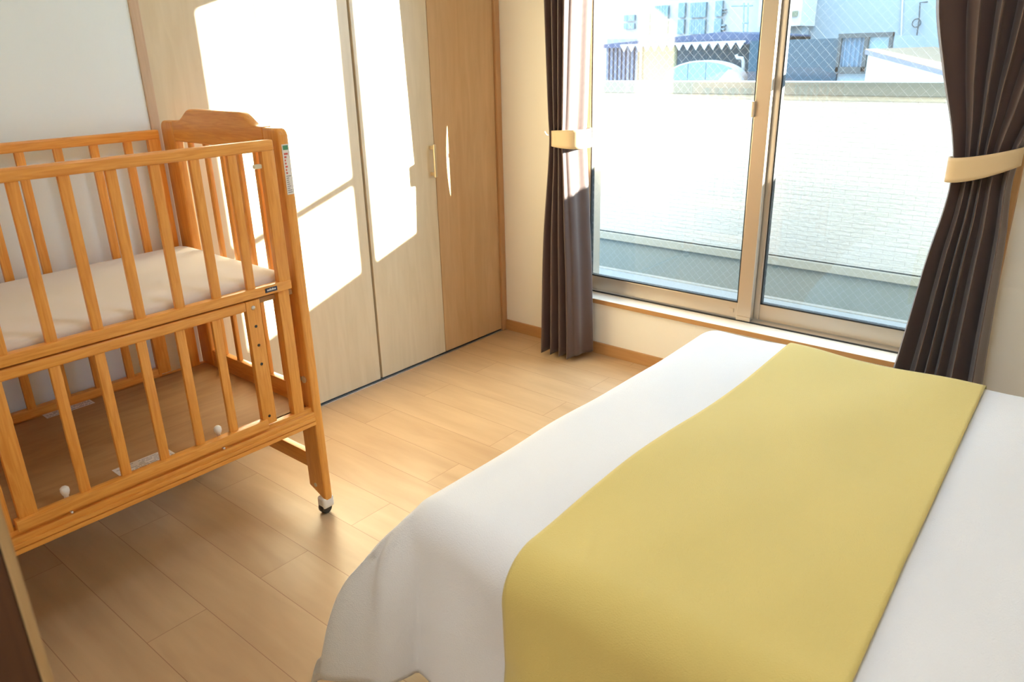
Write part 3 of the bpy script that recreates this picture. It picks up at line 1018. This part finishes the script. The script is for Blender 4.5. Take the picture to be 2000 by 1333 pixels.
# shop building
Y = 7.0
xl, _ = hitp(1130, 80, Y); xr, _ = hitp(1503, 80, Y)
_, zt = hitp(1400, 65, Y); _, zf = hitp(1400, 88, Y)
shop = thing('shop_building', 'low navy building across the street with a white flag garland', 'building', ((xl + xr) / 2, Y, G))
xa, _ = hitp(1258, 120, Y); xb, _ = hitp(1322, 120, Y); xs0, _ = hitp(1185, 120, Y)
MB().box(xl - 2, xs0, Y, Y + 1.4, G, zt - 0.02).build('pale_bay', MT['white_ext'], shop)
MB().box(xb, xr, Y, Y + 1.4, G, zt - 0.06).build('wall', MT['slate'], shop)
m = MB()
n = 9
for k in range(n):
    a = xs0 + (xa - xs0) * k / n
    m.box(a + 0.01, a + (xa - xs0) / n - 0.02, Y - 0.03, Y + 1.4, G, zt - 0.10)
m.build('shutter', MT['shutter'], shop)
MB().box(xa, xb, Y - 0.01, Y + 1.4, G, zt - 0.07).build('panel', MT['tan'], shop)
MB().prism([(xs0, zf), (xr, zf), (xr, zt - 0.04), (hitp(1430, 63, Y)[0], zt + 0.01), (xs0, zt - 0.10)], 'Y', Y - 0.25, Y + 1.4).build('fascia', MT['navy'], shop)
# round arch with pale glazed front
ac, az = hitp(1370, 158, Y - 0.6); aw = abs(hitp(1448, 150, Y - 0.6)[0] - hitp(1294, 150, Y - 0.6)[0]) / 2
ah = hitp(1370, 118, Y - 0.6)[1] - hitp(1370, 158, Y - 0.6)[1]
def half(rx, rz, n=30): return [(ac + rx * math.cos(PI * k / n), az + rz * math.sin(PI * k / n)) for k in range(n + 1)]
arch = thing('arched_canopy', 'arched white canopy with pale blue panels in front of the navy building', 'canopy', (ac, Y - 0.6, G))
MB().prism([(ac + aw, G)] + half(aw, ah) + [(ac - aw, G)], 'Y', Y - 0.6, Y - 0.42).build('shell', MT['white_ext'], arch, auto=40)
for a0, a1 in ((-0.93, -0.36), (-0.34, 0.10), (0.12, 0.93)):
    pts = [(ac + aw * a0, az - 0.5)]
    for k in range(13):
        q = a0 + (a1 - a0) * k / 12
        pts.append((ac + aw * q, az + 0.93 * ah * math.sqrt(max(0.02, 1 - (q / 0.95) ** 2))))
    pts.append((ac + aw * a1, az - 0.5))
    MB().prism(pts, 'Y', Y - 0.615, Y - 0.60).build('glazing', MT['cyan'], arch)
tx0 = hitp(1402, 158, Y - 0.9)[0]; tx1 = hitp(1440, 158, Y - 0.9)[0]; tz = hitp(1418, 136, Y - 0.9)[1]; tb = hitp(1418, 158, Y - 0.9)[1]
tent = MB().prism([(tx0, G), (tx1, G), (tx1, tb), ((tx0 + tx1) / 2, tz), (tx0, tb)], 'Y', Y - 0.9, Y - 0.68).build('white_tent', MT['white_ext'])
tag(tent, 'small white pointed tent in front of the arched canopy', 'tent')
# garland
gy = Y - 0.29
g0x, g0z = hitp(1212, 89, gy); g1x, g1z = hitp(1456, 81, gy)
gar = thing('pennant_garland', 'string of white triangular pennants across the navy building', 'garland', ((g0x + g1x) / 2, gy, g0z))
MB().tube([(g0x, gy, g0z), (g1x, gy, g1z)], 0.012, 8).build('cord', MT['white_ext'], gar)
NP = 15
for k in range(NP):
    a0 = g0x + (g1x - g0x) * k / NP; a1 = g0x + (g1x - g0x) * (k + 0.94) / NP
    za = g0z + (g1z - g0z) * (k + 0.5) / NP
    MB().prism([(a0, za), (a1, za), ((a0 + a1) / 2, za - 0.088)], 'Y', gy - 0.006, gy + 0.006).build('pennant', MT['white_ext'], gar)
# downpipes
def P3(u, v, Y): x, z = hitp(u, v, Y); return (x, Y, z)
MB().tube([P3(1472, 84, Y - 0.32), P3(1468, 170, Y - 0.32), (P3(1468, 170, Y - 0.32)[0], Y - 0.32, G)], 0.034, 10).build('downpipe', MT['white_ext'], shop)
MB().tube([P3(1438, 107, Y - 0.32), P3(1440, 113, Y - 0.32), P3(1450, 114, Y - 0.32), P3(1452, 122, Y - 0.32), P3(1450, 170, Y - 0.32), (P3(1450, 170, Y - 0.32)[0], Y - 0.32, G)], 0.022, 10).build('downpipe', MT['white_ext'], shop)
# antenna frame above the shop roof
an = thing('rooftop_antenna', 'thin pale antenna mast on the navy building roof', 'antenna', P3(1456, 80, 7.4))
for u in (1452, 1460):
    MB().tube([(P3(u, 60, 7.4)[0], 7.4, zt + 0.005), P3(u + 1, 6, 7.4)], 0.010, 8).build('mast', MT['cyan'], an)
MB().tube([P3(1428, 12, 7.4), P3(1470, 11, 7.4)], 0.008, 8).build('crossbar', MT['cyan'], an)
MB().tube([P3(1450, 45, 7.4), P3(1462, 45, 7.4)], 0.008, 8).build('crossbar', MT['cyan'], an)

# white apartment building behind
Y = 12.0
xl, _ = hitp(1100, 0, Y); xr, _ = hitp(1534, 0, Y)
apt = thing('apartment_building', 'tall white apartment building with pale windows behind the navy building', 'building', ((xl + xr) / 2, Y, G))
MB().box(xl - 6, xr + 1.5, Y, Y + 6, G, 7).build('wall', MT['white_ext'], apt)
for (u0, v0, u1, v1, slats) in ((1280, 12, 1304, 66, 5), (1350, 6, 1377, 66, 6), (1220, 30, 1240, 56, 3), (1259, 26, 1268, 68, 1), (1327, 6, 1336, 66, 1), (1399, 2, 1408, 66, 1), (1410, 48, 1416, 58, 1), (1410, 18, 1418, 24, 1)):
    x0, z1 = hitp(u0, v0, Y - 0.05); x1, z0 = hitp(u1, v1, Y - 0.05)
    m = MB()
    for k in range(slats):
        a = x0 + (x1 - x0) * k / slats
        m.box(a, a + (x1 - x0) / slats * (0.93 if slats > 1 else 1), Y - 0.08, Y + 0.02, z0, (z0 + z1) / 2 - 0.02)
        m.box(a, a + (x1 - x0) / slats * (0.93 if slats > 1 else 1), Y - 0.08, Y + 0.02, (z0 + z1) / 2 + 0.02, z1)
    m.build('window', MT['cyan'], apt)

# large pale tower on the right
Y = 9.6
xl, _ = hitp(1563, 40, Y)
tw = thing('tower_block', 'large pale blue-grey building filling the right window pane', 'building', (xl + 3, Y, G))
MB().box(xl, 7, Y, Y + 2.2, G, 8).build('wall', MT['tower'], tw)
MB().tube([P3(1763, -10, Y - 0.02), P3(1759, 95, Y - 0.02)], 0.012, 6).build('wall_seam', MT['white_ext'], tw)
MB().tube([P3(1812, 4, Y - 0.06), P3(1797, 5, Y - 0.06), P3(1795, 40, Y - 0.06), P3(1786, 100, Y - 0.06)], 0.011, 6).build('cable', MT['winframe'], tw)
cxx, czz = hitp(1790, 45, Y - 0.06)
MB().tube([(cxx + 0.055 * math.cos(a / 12 * 2 * PI), Y - 0.06, czz + 0.055 * math.sin(a / 12 * 2 * PI)) for a in range(13)], 0.008, 6).build('cable_coil', MT['winframe'], tw)
x0, z1 = hitp(1524, -30, Y - 0.6); x1, z0 = hitp(1563, 50, Y - 0.6)
wing = thing('balcony_block', 'white balcony block with a small beige vent beside the pale tower', 'building', ((x0 + x1) / 2, Y - 0.6, G))
MB().box(x0 - 0.3, x1, Y - 0.6, Y - 0.02, z0, z1 + 2).build('wall', MT['white_ext'], wing)
MB().box(x0 - 0.3, x1 - 0.08, Y - 0.3, Y - 0.02, G, z0).build('wall', MT['tower'], wing)
a0, b1 = hitp(1542, 22, Y - 0.62); a1, b0 = hitp(1557, 32, Y - 0.62)
MB().box(a0, a1, Y - 0.63, Y - 0.59, b0, b1).build('vent', MT['tan'], wing)

# slate annex with a curtained window
Y = 6.2
x0, z1 = hitp(1531, 78, Y); x1, _ = hitp(1642, 75, Y)
ann = thing('slate_annex', 'dark slate annex with a curtained window outside the right pane', 'building', ((x0 + x1) / 2, Y, G))
xw, zw = hitp(1734, 65, Y)
MB().box(x0 - 0.4, x1, Y, Y + 1.6, G, z1).build('wall', MT['slate'], ann)
MB().box(x1, xw, Y + 0.03, Y + 1.6, G, zw - 0.02).build('wall', MT['tower'], ann)
u0 = hitp(1640, 66, Y - 0.03); u1 = hitp(1734, 140, Y - 0.03)
m = MB()
m.box(u0[0], u1[0], Y - 0.06, Y + 0.03, u0[1] - 0.045, u0[1] + 0.0)
m.box(u0[0], u1[0], Y - 0.04, Y + 0.03, u1[1] - 0.02, u1[1] + 0.05)
m.box(u0[0], u0[0] + 0.03, Y - 0.04, Y + 0.03, u1[1], u0[1])
m.box(u1[0] - 0.03, u1[0], Y - 0.04, Y + 0.03, u1[1], u0[1])
xm = hitp(1686, 100, Y - 0.03)[0]
m.box(xm, xm + 0.04, Y - 0.04, Y + 0.03, u1[1], u0[1])
wf = m.build('window_frame', MT['winframe'], ann)
MB().grid(lambda a, b: Vector((u0[0] + 0.03 + (xm - u0[0] - 0.03) * a, Y - 0.005 + 0.012 * math.sin(a * 30), u1[1] + 0.05 + (u0[1] - 0.045 - u1[1] - 0.05) * b)), 60, 2).build('window_curtain', MT['bluecloth'], wf, smooth=True)
MB().box(xm + 0.04, u1[0] - 0.03, Y + 0.0, Y + 0.02, u1[1] + 0.05, u0[1] - 0.045).build('window_glass', MT['cyan'], wf)

# small house with a sloping tan roof
Y = 4.2
pA = hitp(1697, 97, Y); pB = hitp(1850, 138, Y)
hs = thing('small_house', 'small white house with a sloping tan roof just over the parapet', 'house', (pA[0] + 0.5, Y, G))
sl = (pB[1] - pA[1]) / (pB[0] - pA[0])
xE = pA[0] + 2.6
MB().prism([(pA[0], G), (xE, G), (xE, pA[1] + sl * 2.6 - 0.03), (pA[0], pA[1] - 0.03)], 'Y', Y, Y + 2.2).build('wall', MT['white_ext'], hs)
MB().prism([(pA[0] - 0.02, pA[1] - 0.035), (xE, pA[1] + sl * 2.62 - 0.035), (xE, pA[1] + sl * 2.62), (pA[0] - 0.02, pA[1])], 'Y', Y - 0.03, Y + 2.3).build('roof_edge', MT['shutter'], hs)
MB().prism([(pA[0] - 0.02, pA[1]), (xE, pA[1] + sl * 2.62), (xE, pA[1] + sl * 2.62 + 0.006), (pA[0] - 0.02, pA[1] + 0.006)], 'Y', Y - 0.03, Y + 2.3).build('roof', MT['roof_tan'], hs)

for o in bpy.data.objects:
    if '_o' in o: del o['_o']
